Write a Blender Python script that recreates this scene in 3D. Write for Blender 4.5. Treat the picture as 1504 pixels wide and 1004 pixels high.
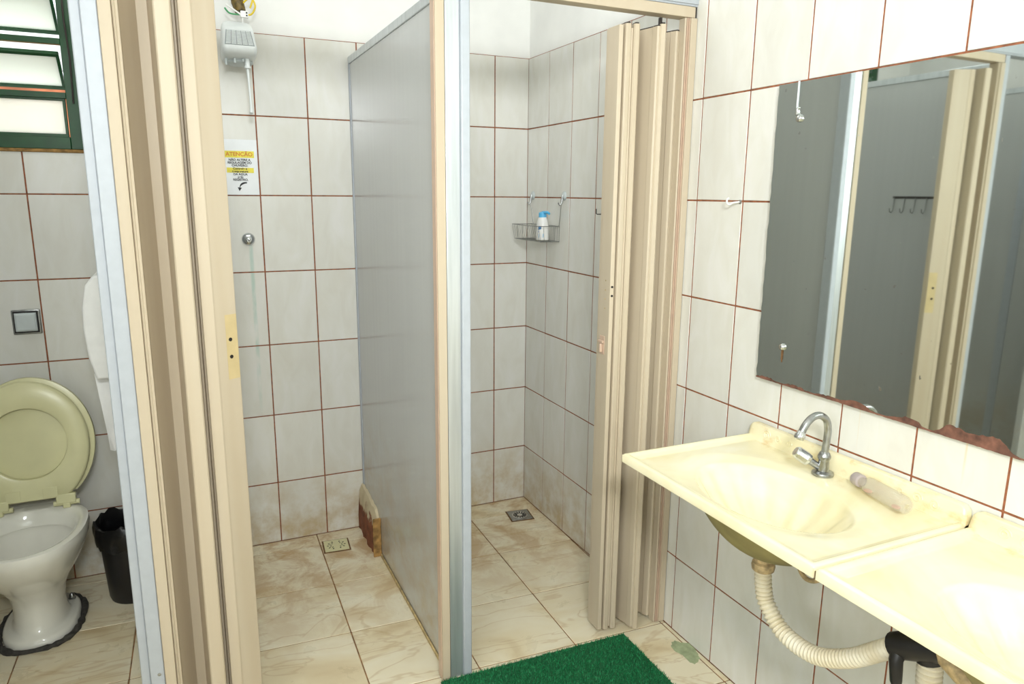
import bpy, bmesh, math, random
from mathutils import Vector, Matrix
random.seed(7)
scn = bpy.context.scene
for o in list(bpy.data.objects): bpy.data.objects.remove(o)
COL = scn.collection
# ------------------------------------------------------------------ camera
CAM = Vector((-1.4554, -3.0220, 1.4866))
def cam_axes(yaw, pitch, roll):
    f = Vector((math.sin(yaw)*math.cos(pitch), math.cos(yaw)*math.cos(pitch), math.sin(pitch)))
    r = Vector((math.cos(yaw), -math.sin(yaw), 0)); u = r.cross(f)
    return (math.cos(roll)*r+math.sin(roll)*u, -math.sin(roll)*r+math.cos(roll)*u, f)
r_, u_, f_ = cam_axes(.42926, -.204756, .008519)
cd = bpy.data.cameras.new('camera'); cam = bpy.data.objects.new('camera', cd); COL.objects.link(cam)
cam.matrix_world = Matrix(((r_.x, u_.x, -f_.x, CAM.x), (r_.y, u_.y, -f_.y, CAM.y), (r_.z, u_.z, -f_.z, CAM.z), (0, 0, 0, 1)))
cd.sensor_width = 36; cd.lens = 1050.8*36/1504; cd.clip_start = .05
scn.camera = cam
# ------------------------------------------------------------------ light
w = bpy.data.worlds.new('sky'); scn.world = w; w.use_nodes = True
bg = w.node_tree.nodes['Background']; bg.inputs[0].default_value = (.88, .94, 1, 1); bg.inputs[1].default_value = 3.6
def area(name, loc, target, sx, sy, power, col=(1, 1, 1), spread=180):
    l = bpy.data.lights.new(name, 'AREA'); l.shape = 'RECTANGLE'; l.size = sx; l.size_y = sy
    l.energy = power; l.color = col; l.spread = math.radians(spread)
    o = bpy.data.objects.new(name, l); COL.objects.link(o); o.location = loc
    o.rotation_euler = (Vector(target)-Vector(loc)).to_track_quat('-Z', 'Y').to_euler()
    return o
area('camera_flash', (-1.45, -3.55, 2.14), (-.35, -1.0, 1.50), .36, .24, 18, (.965, 1, 1.01), 112)
area('added_ceiling_fill', (-1.3, -3.3, 2.66), (-1.3, -3.3, 0), .9, 1.6, 2, (1, .99, .97))  # added overhead fill behind the camera, stands for no known fixture
area('added_front_fill', (-1.2, -6.28, 1.95), (-1.2, 0, 1.95), 2.2, 1.1, 9, (.95, .985, 1))  # added frontal fill, set just inside an invented front window
area('added_left_fill', (-2.58, -3.5, 1.85), (0, -3.5, 1.85), 1.9, 1.0, 39, (.97, .99, 1))  # added side fill for right wall and basins, at an invented left window
area('added_stall_fill', (-1.15, -.85, 2.66), (-1.15, -.85, 0), 1.9, .35, 8.5, (.97, 1, 1))  # added overhead fill to lift the stall interiors, no known lamp there
scn.view_settings.view_transform = 'Standard'; scn.view_settings.look = 'None'
scn.view_settings.gamma = 1; scn.view_settings.use_curve_mapping = False
scn.view_settings.exposure = 0.0

# ------------------------------------------------------------------ materials
def lin(c):
    return tuple(((v/255)/12.92 if v/255 <= .04045 else ((v/255+.055)/1.055)**2.4) for v in c)+(1,)
class NT:
    def __init__(s, name):
        s.m = bpy.data.materials.new(name); s.m.use_nodes = True; s.t = s.m.node_tree
        s.b = s.t.nodes['Principled BSDF']
    def n(s, typ, **kw):
        x = s.t.nodes.new(typ)
        for k, v in kw.items(): setattr(x, k, v)
        return x
    def l(s, a, b): s.t.links.new(a, b)
    def noise(s, vec, scale, detail=3, rough=.5, dist=0):
        x = s.n('ShaderNodeTexNoise'); x.inputs['Scale'].default_value = scale; x.inputs['Detail'].default_value = detail
        x.inputs['Roughness'].default_value = rough; x.inputs['Distortion'].default_value = dist
        if vec is not None: s.l(vec, x.inputs['Vector'])
        return x.outputs[0]
    def ramp(s, fac, stops):
        x = s.n('ShaderNodeValToRGB'); e = x.color_ramp.elements
        while len(e) < len(stops): e.new(.5)
        for i, (p, c) in enumerate(stops):
            e[i].position = p; e[i].color = c if len(c) == 4 else lin(c)
        s.l(fac, x.inputs[0]); return x.outputs[0]
    def mix(s, fac, a, b, typ='MIX'):
        x = s.n('ShaderNodeMix', data_type='RGBA', blend_type=typ)
        for sock, v in ((x.inputs[0], fac), (x.inputs[6], a), (x.inputs[7], b)):
            if hasattr(v, 'links'): s.l(v, sock)
            elif isinstance(v, (int, float)): sock.default_value = v
            else: sock.default_value = v if len(v) == 4 else lin(v)
        return x.outputs[2]
    def math(s, op, a, b=0, clamp=False):
        x = s.n('ShaderNodeMath', operation=op, use_clamp=clamp)
        for i, v in ((0, a), (1, b)):
            if hasattr(v, 'links'): s.l(v, x.inputs[i])
            else: x.inputs[i].default_value = v
        return x.outputs[0]
    def maprange(s, v, a, b, c=0, d=1):
        x = s.n('ShaderNodeMapRange', interpolation_type='SMOOTHSTEP')
        s.l(v, x.inputs[0])
        for i, q in enumerate((a, b, c, d)): x.inputs[1+i].default_value = q
        return x.outputs[0]
    def pos(s): return s.n('ShaderNodeNewGeometry').outputs['Position']
    def sep(s, v):
        x = s.n('ShaderNodeSeparateXYZ'); s.l(v, x.inputs[0]); return x.outputs
    def scaled(s, v, sc, rnd=0):
        x = s.n('ShaderNodeMapping'); s.l(v, x.inputs[0]); x.inputs['Scale'].default_value = sc
        if rnd:
            oi = s.n('ShaderNodeObjectInfo'); cx = s.n('ShaderNodeCombineXYZ')
            a = s.math('MULTIPLY', oi.outputs['Random'], rnd)
            for i in range(3): s.l(a, cx.inputs[i])
            s.l(cx.outputs[0], x.inputs['Location'])
        return x.outputs[0]
    def bump(s, h, strength, dist=.002):
        x = s.n('ShaderNodeBump'); x.inputs['Strength'].default_value = strength; x.inputs['Distance'].default_value = dist
        s.l(h, x.inputs['Height']); s.l(x.outputs[0], s.b.inputs['Normal'])
    def col(s, c):
        if hasattr(c, 'links'): s.l(c, s.b.inputs['Base Color'])
        else: s.b.inputs['Base Color'].default_value = lin(c)
    def set(s, **kw):
        for k, v in kw.items():
            i = s.b.inputs[k.replace('_', ' ')]
            if hasattr(v, 'links'): s.l(v, i)
            else: i.default_value = v
        return s.m
MAT = {}
def simple(name, c, rough=.5, metal=0, var=.06, scale=30, bump=0, **kw):
    t = NT(name); p = t.pos(); nz = t.noise(p, scale, 4)
    dark = tuple(max(0, v*(1-var)) for v in c); lite = tuple(min(255, v*(1+var*.5)) for v in c)
    t.col(t.ramp(nz, [(.3, dark), (.7, lite)]))
    if bump: t.bump(nz, bump)
    t.set(Roughness=rough, Metallic=metal, **kw); MAT[name] = t.m; return t.m
# glazed wall tile: warm white, faint diagonal streaks, soap scum close to the shower floors
t = NT('glazed_tile'); p = t.pos(); oi = t.n('ShaderNodeObjectInfo')
streak = t.noise(t.scaled(p, (16, 16, 6), 20), 1.0, 4, .5, .8)
blot = t.noise(t.scaled(p, (5, 5, 3), 20), 1.0, 2)
base = t.ramp(streak, [(.30, (224, 222, 213)), (.5, (228, 227, 219)), (.72, (232, 231, 226))])
base = t.mix(t.math('MULTIPLY', t.maprange(blot, .5, .8), .16), base, (222, 214, 190))
tint = t.ramp(oi.outputs['Random'], [(0, (246, 246, 246)), (1, (255, 255, 255))])
base = t.mix(1.0, base, tint, 'MULTIPLY')
x, y, z = t.sep(p)
inst = t.maprange(y, -1.16, -1.0)                         # only inside the stalls
scum = t.noise(t.scaled(p, (9, 9, 9)), 1.0, 6, .65)
lowz = t.maprange(z, .42, .0)
scm = t.math('MULTIPLY', t.math('MULTIPLY', lowz, t.maprange(scum, .30, .72)), inst)
base = t.mix(t.math('MULTIPLY', scm, .8), base, (186, 160, 108))
vx = t.math('ABSOLUTE', t.math('ADD', x, 1.213))
leak = t.math('MULTIPLY', t.maprange(vx, .011, .002), t.math('MULTIPLY', t.maprange(z, .55, .8), t.maprange(z, 1.285, 1.27)))
leak = t.math('MULTIPLY', leak, t.maprange(t.noise(t.scaled(p, (30, 30, 9)), 1.0, 3), .3, .6))
base = t.mix(t.math('MULTIPLY', leak, .45), base, (140, 190, 175))
# yellow drips under the rusting mirror
drip = t.noise(t.scaled(p, (1, 42, 1.2)), 1.0, 2)
dm = t.math('MULTIPLY', t.maprange(drip, .64, .74), t.math('MULTIPLY', t.maprange(y, -1.55, -1.75), t.math('MULTIPLY', t.maprange(z, .85, .98), t.maprange(z, 1.03, 1.0))))
base = t.mix(t.math('MULTIPLY', dm, .55), base, (222, 180, 92))
t.col(base); t.bump(t.noise(t.scaled(p, (9, 9, 9), 9), 1.0, 1), .02, .0025)
MAT['tile'] = t.set(Roughness=.2, Specular_IOR_Level=.45)
simple('grout', (150, 92, 62), .85, var=.22, scale=60)
# floor tile: cream marble print with ochre veins, brown mineral stains in the showers
t = NT('marbled_floor_tile'); p = t.pos()
v1 = t.noise(t.scaled(p, (2.2, 4.2, 1), 30), 1.0, 4, .5, 1.0)
base = t.ramp(v1, [(.25, (200, 176, 134)), (.40, (228, 214, 180)), (.55, (237, 228, 202)), (.75, (231, 219, 186))])
v2 = t.noise(t.scaled(p, (1.6, 4.0, 1), 50), 1.0, 4, .55, 1.4)
vein = t.maprange(t.math('ABSOLUTE', t.math('SUBTRACT', v2, .5)), .022, .0)
base = t.mix(t.math('MULTIPLY', vein, .38), base, (190, 160, 112))
x, y, z = t.sep(p)
s1 = t.noise(t.scaled(p, (6, 6, 6)), 1.0, 7, .68, .6)
reg = t.math('MULTIPLY', t.maprange(y, -1.05, -.15), t.maprange(x, -1.62, -1.5))
st = t.math('MULTIPLY', t.maprange(s1, .40, .62), reg)
base = t.mix(t.math('MULTIPLY', st, .72), base, (180, 138, 80))
s2 = t.noise(t.scaled(p, (1.7, 1.7, 1.7)), 1.0, 4, .6)
base = t.mix(t.math('MULTIPLY', t.maprange(s2, .45, .75), .35), base, (196, 166, 112))
t.col(base); MAT['floor_tile'] = t.set(Roughness=t.ramp(s1, [(.3, (.22,)*3+(1,)), (.7, (.45,)*3+(1,))]))
simple('floor_grout', (150, 112, 74), .9, var=.3, scale=25)
simple('plaster', (240, 240, 236), .8, var=.025, scale=6, bump=.03)
t = NT('grey_laminate'); p = t.pos(); x, y, z = t.sep(p)
nz = t.noise(t.scaled(p, (40, 40, 1.2)), 1.0, 3)
base = t.ramp(nz, [(.3, (186, 188, 187)), (.7, (189, 191, 190))])
sp = t.noise(t.scaled(p, (38, 38, 38)), 1.0, 2)
spm = t.math('MULTIPLY', t.maprange(sp, .74, .80), t.maprange(x, -1.3, -1.5))
base = t.mix(t.math('MULTIPLY', spm, .6), base, (215, 215, 205))
dn = t.noise(t.scaled(p, (5, 5, 7)), 1.0, 6, .65)
dmk = t.math('MULTIPLY', t.maprange(z, .75, .02), t.maprange(dn, .35, .68))
base = t.mix(t.math('MULTIPLY', dmk, .6), base, (172, 152, 108))
t.col(base); MAT['laminate'] = t.set(Roughness=.2, Coat_Weight=.15, Coat_Roughness=.08)
t = NT('anodised_aluminium'); p = t.pos(); nz = t.noise(t.scaled(p, (60, 60, 3)), 1.0, 3)
t.col(t.ramp(nz, [(.3, (196, 202, 206)), (.7, (216, 221, 225))])); MAT['alu'] = t.set(Roughness=.36, Metallic=.75)
simple('white_aluminium', (180, 186, 193), .5, .1, var=.02, scale=40)
t = NT('beige_pvc'); p = t.pos(); nz = t.noise(t.scaled(p, (25, 25, 1.0)), 1.0, 3)
t.col(t.ramp(nz, [(.3, (193, 178, 154)), (.7, (198, 185, 163))])); MAT['pvc'] = t.set(Roughness=.48, Specular_IOR_Level=.35)
simple('pink_pvc', (205, 178, 156), .35, var=.03)
simple('yellow_pvc', (202, 182, 136), .4, var=.03)
simple('black_hole', (22, 18, 16), .7)
simple('dark_rubber', (52, 46, 42), .7)
simple('green_paint', (10, 70, 30), .45, var=.15, scale=18)
t = NT('frosted_glass')
tr = t.n('ShaderNodeBsdfTranslucent'); tr.inputs[0].default_value = (.93, .95, .88, 1)
gl = t.n('ShaderNodeBsdfGlossy'); gl.inputs['Roughness'].default_value = .25; gl.inputs[0].default_value = (.9, .9, .88, 1)
df = t.n('ShaderNodeBsdfDiffuse'); df.inputs[0].default_value = (.8, .82, .74, 1)
m1 = t.n('ShaderNodeMixShader'); m1.inputs[0].default_value = .3; t.l(tr.outputs[0], m1.inputs[1]); t.l(df.outputs[0], m1.inputs[2])
m2 = t.n('ShaderNodeMixShader'); m2.inputs[0].default_value = .06; t.l(m1.outputs[0], m2.inputs[1]); t.l(gl.outputs[0], m2.inputs[2])
t.l(m2.outputs[0], t.t.nodes['Material Output'].inputs[0]); MAT['frosted'] = t.m
simple('chrome', (215, 218, 220), .14, 1, var=.04, scale=50)
simple('dull_chrome', (170, 172, 172), .3, 1, var=.12, scale=60)
simple('steel_wire', (150, 152, 150), .35, .9, var=.1)
simple('ceramic', (238, 236, 225), .1, var=.02, scale=8, Coat_Weight=.3)
simple('cream_plastic', (222, 218, 172), .3, var=.025, scale=10)
simple('black_plastic', (24, 23, 25), .38, var=.2)
simple('bag_film', (16, 16, 18), .25, var=.2, bump=.4, scale=70)
simple('white_plastic', (236, 236, 232), .3, var=.02)
simple('shower_white', (226, 231, 230), .34, var=.02)
simple('shower_grey', (196, 204, 204), .4, var=.03)
simple('grille_grey', (150, 158, 160), .5, var=.03)
simple('blue_plastic', (92, 184, 232), .35, var=.04)
simple('label_blue', (96, 150, 205), .4, var=.2)
simple('paper', (244, 244, 242), .75, var=.015)
simple('sign_film', (236, 239, 241), .14, var=.01)
simple('ink', (38, 38, 40), .6)
simple('orange_ink', (222, 138, 52), .6)
simple('yellow_marker', (240, 226, 78), .5, var=.05)
t = NT('synthetic_marble'); p = t.pos(); x, y, z = t.sep(p)
m1 = t.noise(t.scaled(p, (4, 4, 6)), 1.0, 4, .55, 1.0)
base = t.ramp(m1, [(.3, (233, 222, 176)), (.55, (239, 231, 196)), (.75, (242, 237, 212))])
wn = t.noise(t.scaled(p, (18, 18, 30)), 1.0, 5, .6)
wm = t.math('MULTIPLY', t.maprange(x, -.10, -.03), t.maprange(wn, .48, .70))
base = t.mix(t.math('MULTIPLY', wm, .5), base, (214, 176, 104))
t.col(base); MAT['marble'] = t.set(Roughness=.16, Coat_Weight=.2, Coat_Roughness=.05)
t = NT('hose_plastic'); p = t.pos(); nz = t.noise(p, 14, 4)
t.col(t.ramp(nz, [(.3, (216, 203, 170)), (.65, (232, 226, 206))])); MAT['hose'] = t.set(Roughness=.42)
simple('stained_fitting', (196, 172, 128), .5, var=.25, scale=60)
simple('raw_resin', (150, 140, 92), .7, var=.15, scale=12)
simple('seam_dirt', (112, 92, 64), .8, var=.3, scale=50)
simple('brown_grime', (120, 88, 54), .8, var=.3, scale=50)
t = NT('mirror_silver'); p = t.pos()
sn = t.noise(t.scaled(p, (1, 46, 46)), 1.0, 3, .5)
spot = t.maprange(sn, .70, .74); big = t.maprange(t.noise(t.scaled(p, (1, 5, 4)), 1.0, 3), .45, .65)
fm = t.math('MULTIPLY', spot, big)
t.col(t.mix(t.math('MULTIPLY', fm, .8), (226, 232, 228), (120, 105, 90)))
MAT['mirror'] = t.set(Metallic=1, Roughness=t.math('ADD', t.math('MULTIPLY', fm, .5), .025))
simple('rust', (112, 76, 62), .85, var=.35, scale=45, bump=.5)
simple('bare_glass', (226, 233, 236), .2, var=.05, scale=60)
t = NT('mat_green'); p = t.pos(); nz = t.noise(p, 90, 3)
t.col(t.ramp(nz, [(.3, (14, 100, 56)), (.7, (40, 150, 92))])); MAT['turf'] = t.set(Roughness=.65)
simple('mat_base', (14, 92, 52), .8)
t = NT('broken_brick'); p = t.pos(); nz = t.noise(p, 34, 5, .6)
b0 = t.ramp(nz, [(.3, (104, 62, 40)), (.6, (140, 84, 56)), (.8, (160, 108, 74))]); x, y, z = t.sep(p)
e = t.math('ADD', z, t.math('MULTIPLY', t.math('SUBTRACT', t.noise(p, 18, 4), .5), .14))
b0 = t.mix(t.maprange(e, .125, .15), b0, (206, 192, 160)); t.col(b0); t.bump(nz, .6, .004); MAT['brick'] = t.set(Roughness=.9)
simple('ochre_mortar', (158, 122, 70), .9, var=.35, scale=40, bump=.5)
simple('outside_brick', (190, 120, 84), .9, var=.25, scale=8)
simple('fibre_cement', (196, 196, 190), .85, var=.2, scale=6)
simple('wire_yellow', (228, 200, 40), .4)
simple('wire_green', (70, 150, 96), .4)
simple('tape_brown', (96, 78, 26), .5, var=.4, scale=90)
simple('green_stain', (166, 178, 140), .6, var=.15, scale=40)
simple('caulk_dark', (66, 64, 60), .85, var=.3, scale=60, bump=.6)
simple('caulk_ochre', (196, 172, 122), .8, var=.2, scale=40)
t = NT('clear_plastic'); t.col((240, 236, 226)); t.set(Roughness=.1)
tp_ = t.n('ShaderNodeBsdfTransparent'); tp_.inputs[0].default_value = (.96, .95, .92, 1); mx_ = t.n('ShaderNodeMixShader'); mx_.inputs[0].default_value = .18
t.l(tp_.outputs[0], mx_.inputs[1]); t.l(t.b.outputs[0], mx_.inputs[2]); t.l(mx_.outputs[0], t.t.nodes['Material Output'].inputs[0]); MAT['clear'] = t.m
t = NT('pink_soap'); MAT['pink'] = t.set(Transmission_Weight=.35, Roughness=.2); t.col((240, 188, 168))
t = NT('lilac_cap'); MAT['lilac'] = t.set(Transmission_Weight=.3, Roughness=.3); t.col((200, 188, 186))
def M(n): return MAT[n]

# ------------------------------------------------------------------ mesh helpers
class MB:
    def __init__(s): s.v = []; s.f = []
    def add(s, v, f):
        k = len(s.v); s.v += [tuple(q) for q in v]; s.f += [tuple(i+k for i in q) for q in f]; return s
    def box(s, x0, x1, y0, y1, z0, z1):
        v = [(x, y, z) for z in (z0, z1) for y in (y0, y1) for x in (x0, x1)]
        return s.add(v, [(0, 2, 3, 1), (4, 5, 7, 6), (0, 1, 5, 4), (2, 6, 7, 3), (0, 4, 6, 2), (1, 3, 7, 5)])
    def prism(s, poly, z0, z1):           # plan polygon (counter-clockwise) extruded upwards
        n = len(poly); v = [(x, y, z0) for x, y in poly]+[(x, y, z1) for x, y in poly]
        f = [tuple(reversed(range(n))), tuple(range(n, 2*n))]+[(i, (i+1) % n, n+(i+1) % n, n+i) for i in range(n)]
        return s.add(v, f)
    def loft(s, rings, cap0=True, cap1=True, closed=True):
        n = len(rings[0]); v = [q for r in rings for q in r]; f = []
        for k in range(len(rings)-1):
            for i in range(n if closed else n-1):
                a, b = k*n+i, k*n+(i+1) % n; f.append((a, b, b+n, a+n))
        if cap0: f.append(tuple(reversed(range(n))))
        if cap1: f.append(tuple(range((len(rings)-1)*n, len(rings)*n)))
        return s.add(v, f)
    def lathe(s, prof, c, axis=(0, 0, 1), n=24, cap0=True, cap1=True):
        ax = Vector(axis).normalized(); a = ax.orthogonal().normalized(); b = ax.cross(a); c = Vector(c)
        return s.loft([[c+ax*h+(a*math.cos(2*math.pi*i/n)+b*math.sin(2*math.pi*i/n))*max(r, 1e-5) for i in range(n)] for r, h in prof], cap0, cap1)
    def tube(s, pts, r, n=10, caps=True, closed=False):
        pts = [Vector(q) for q in pts]; m = len(pts); rings = []; a = None
        for k in range(m):
            if closed: t = (pts[(k+1) % m]-pts[k-1]).normalized()
            else: t = (pts[min(k+1, m-1)]-pts[max(k-1, 0)]).normalized()
            a = t.orthogonal().normalized() if a is None else (a-t*a.dot(t)).normalized()
            b = t.cross(a); rr = r[k] if isinstance(r, (list, tuple)) else r
            rings.append([pts[k]+(a*math.cos(2*math.pi*i/n)+b*math.sin(2*math.pi*i/n))*rr for i in range(n)])
        if closed: rings.append(rings[0])
        return s.loft(rings, caps and not closed, caps and not closed)
    def build(s, name, mat, parent=None, smooth=0, bevel=0, seg=2):
        me = bpy.data.meshes.new(name); off = parent_loc(parent)
        me.from_pydata([tuple(Vector(q)-off) for q in s.v], [], s.f)
        bm = bmesh.new(); bm.from_mesh(me)
        bmesh.ops.recalc_face_normals(bm, faces=bm.faces)
        if bevel:
            ed = [e for e in bm.edges if len(e.link_faces) == 2 and e.calc_face_angle(0) > .5]
            nf = bmesh.ops.bevel(bm, geom=ed, offset=bevel, segments=seg, affect='EDGES', profile=.5, clamp_overlap=True)['faces']
            for q in bm.faces: q.smooth = False
            for q in nf: q.smooth = True          # only the rounded edges are smooth, the flats stay flat
        bm.to_mesh(me); bm.free()
        if smooth and not bevel:
            for q in me.polygons: q.use_smooth = True
            me.set_sharp_from_angle(angle=math.radians(smooth))
        me.materials.append(M(mat) if isinstance(mat, str) else mat)
        o = bpy.data.objects.new(name, me); COL.objects.link(o)
        if parent: o.parent = parent
        return o
def parent_loc(p):
    v = Vector((0, 0, 0))
    while p: v += p.location; p = p.parent
    return v
def tag(o, label=None, cat=None, group=None, kind=None):
    if label: o['label'] = label
    if cat: o['category'] = cat
    if group: o['group'] = group
    if kind: o['kind'] = kind
    return o
def thing(name, label, cat, loc, group=None):
    o = bpy.data.objects.new(name, None); COL.objects.link(o); o.location = loc; o.empty_display_size = .05
    return tag(o, label, cat, group)
def box(name, mat, parent, x0, x1, y0, y1, z0, z1, bevel=.0015, smooth=0):
    return MB().box(x0, x1, y0, y1, z0, z1).build(name, mat, parent, smooth or (40 if bevel else 0), bevel)
def spline(P, n=12):
    P = [Vector(q) for q in P]; out = []
    for i in range(len(P)-1):
        a, b, c, d = P[max(i-1, 0)], P[i], P[i+1], P[min(i+2, len(P)-1)]
        for k in range(n):
            u = k/n; out.append(.5*((2*b)+(c-a)*u+(2*a-5*b+4*c-d)*u*u+(3*b-a-3*c+d)*u**3))
    return out+[P[-1]]
def sst(a, b, x):
    q = min(1, max(0, (x-a)/(b-a))); return q*q*(3-2*q)

# ------------------------------------------------------------------ room shell
LV = [0, .27, .57, .87, 1.17, 1.47, 1.77, 2.07]
TOPZ = 2.07; CEIL = 2.70; XL = -2.62; YF = -6.40
box('ceiling', 'plaster', None, XL-.1, .12, YF-.1, .12, CEIL, CEIL+.08, 0)['kind'] = 'structure'
wr = box('wall_right', 'plaster', None, .004, .12, YF-.1, .12, -.06, CEIL, 0); tag(wr, kind='structure')
wl = (MB().box(XL-.12, XL, YF-.1, -4.5, -.06, CEIL).box(XL-.12, XL, -2.5, .12, -.06, CEIL).box(XL-.12, XL, -4.5, -2.5, -.06, 1.3).box(XL-.12, XL, -4.5, -2.5, 2.4, CEIL)
      .build('wall_left', 'plaster')); tag(wl, kind='structure')
tag(MB().box(XL-.09, XL-.05, -4.5, -2.5, 1.3, 1.35).box(XL-.09, XL-.05, -4.5, -2.5, 2.35, 2.4).box(XL-.09, XL-.05, -4.5, -4.45, 1.35, 2.35).box(XL-.09, XL-.05, -2.55, -2.5, 1.35, 2.35)
    .build('added_left_window', 'green_paint'), kind='structure')  # unseen window, added to go with the left side fill
box('pane', 'frosted', bpy.data.objects['added_left_window'], XL-.072, XL-.068, -4.45, -2.55, 1.35, 2.35, 0)
WX0, WX1, WZ0, WZ1 = -2.34, -1.742, 1.625, 2.375       # louvre window opening in the back wall
m = MB()
m.box(XL, WX0, .004, .12, -.06, CEIL); m.box(WX1, .004, .004, .12, -.06, CEIL)
m.box(WX0, WX1, .004, .12, -.06, WZ0); m.box(WX0, WX1, .004, .12, WZ1, CEIL)
wb = tag(m.build('wall_back', 'plaster'), kind='structure')
# front wall behind the camera, with an unseen window added for frontal fill light
m = MB(); fx0, fx1, fz0, fz1 = -2.35, -.05, 1.35, 2.55
m.box(XL, fx0, YF-.12, YF, -.06, CEIL); m.box(fx1, .004, YF-.12, YF, -.06, CEIL)
m.box(fx0, fx1, YF-.12, YF, -.06, fz0); m.box(fx0, fx1, YF-.12, YF, fz1, CEIL)
tag(m.build('wall_front', 'plaster'), kind='structure')
wf = tag(MB().box(fx0, fx1, YF-.09, YF-.05, fz0, fz0+.05).box(fx0, fx1, YF-.09, YF-.05, fz1-.05, fz1)
         .box(fx0, fx0+.05, YF-.09, YF-.05, fz0+.05, fz1-.05).box(fx1-.05, fx1, YF-.09, YF-.05, fz0+.05, fz1-.05)
         .build('added_front_window', 'green_paint', None), kind='structure')
box('pane', 'frosted', wf, fx0+.05, fx1-.05, YF-.072, YF-.068, fz0+.05, fz1-.05, 0)
_tc = {}
def tile_mesh(w_, h_, axis):
    k = (round(w_, 4), round(h_, 4), axis)
    if k not in _tc:
        m = MB(); a, b = w_/2, h_/2; d = .006
        if axis == 'y': m.box(-a, a, -d, 0, -b, b)
        else: m.box(-d, 0, -a, a, -b, b)
        o = m.build('tile', 'tile', None, 40, .0010, 1); _tc[k] = o.data; bpy.data.objects.remove(o)
    return _tc[k]
def put_tile(parent, axis, a0, a1, z0, z1):
    g = .0023; me = tile_mesh(abs(a1-a0)-2*g, z1-z0-2*g, axis)
    o = bpy.data.objects.new('tile', me); COL.objects.link(o); o.parent = parent
    jit = random.uniform(-.0006, .0006)
    o.location = ((a0+a1)/2, .0045+jit, (z0+z1)/2) if axis == 'y' else (.0045+jit, (a0+a1)/2, (z0+z1)/2)
    o.rotation_euler = tuple(random.uniform(-.0010, .0010) for _ in range(3))
# tiling of the back wall
XC = [0, -.1646, -.3657, -.5667, -.7677, -.9687, -1.1652, -1.3586, -1.552, -1.7453, -1.9386, -2.132, -2.325, -2.518, XL]
for i in range(len(XC)-1):
    for k in range(7):
        z0, z1 = LV[k], LV[k+1]
        if XC[i] <= WX1+.01 and z1 > WZ0+.01 and XC[i] > WX0:
            if z0 >= WZ0-.01: continue
            z1 = WZ0
        put_tile(wb, 'y', XC[i+1], XC[i], z0, z1)
MB().box(XL, 0, -.0002, .0045, 0, WZ0).box(WX1, 0, -.0002, .0045, WZ0, TOPZ).box(XL, WX0, -.0002, .0045, WZ0, TOPZ).build('grout', 'grout', wb)
for i in range(16):
    for k in range(7): put_tile(wr, 'x', -.2015*(i+1), -.2015*i, LV[k], LV[k+1])
MB().box(-.0002, .0045, -16*.2015, 0, 0, TOPZ).build('grout', 'grout', wr)
# floor: slightly skewed grid of marbled tiles
fl = box('floor', 'floor_grout', None, XL-.1, .12, YF-.1, .12, -.08, -.0025, 0); tag(fl, kind='structure')
def gpt(i, j):
    # intersection of x = -.335-.341 i + .018 y  and  y = -.495-.3375 j - .05 x
    a, b = -.335-.341*i, -.495-.3375*j
    x_ = (a+.018*b)/(1+.018*.05); return (x_, b-.05*x_)
def clip(poly, ax, val, keep_less):
    out = []
    for k in range(len(poly)):
        p0, p1 = poly[k], poly[(k+1) % len(poly)]
        i0 = (p0[ax] <= val) == keep_less; i1 = (p1[ax] <= val) == keep_less
        if i0: out.append(p0)
        if i0 != i1:
            q = (val-p0[ax])/(p1[ax]-p0[ax]); out.append(tuple(p0[c]+q*(p1[c]-p0[c]) for c in (0, 1)))
    return out
full = None
for i in range(-2, 7):
    for j in range(-2, 18):
        c = [gpt(i, j), gpt(i, j-1), gpt(i+1, j-1), gpt(i+1, j)]
        cx = sum(q[0] for q in c)/4; cy = sum(q[1] for q in c)/4
        c = [(cx+(q[0]-cx)*.9885, cy+(q[1]-cy)*.9885) for q in c]
        d = c
        for ax, val, kl in ((0, -.002, True), (0, XL, False), (1, -.002, True), (1, YF, False)):
            if d: d = clip(d, ax, val, kl)
        if len(d) < 3: continue
        if len(d) == 4 and all(abs(d[k][0]-c[k][0])+abs(d[k][1]-c[k][1]) < 1e-6 for k in range(4)):
            if full is None:
                o = MB().prism([(q[0]-cx, q[1]-cy) for q in c], -.004, 0).build('tile', 'floor_tile', None, 40, .0015, 1)
                full = o.data; bpy.data.objects.remove(o)
            o = bpy.data.objects.new('tile', full); COL.objects.link(o); o.location = (cx, cy, random.uniform(-.0005, 0))
        else:
            if max(q[0] for q in d)-min(q[0] for q in d) < .004 or max(q[1] for q in d)-min(q[1] for q in d) < .004: continue
            o = MB().prism(d, -.004, 0).build('tile', 'floor_tile', None, 40, .001, 1)
        o.parent = fl

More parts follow.
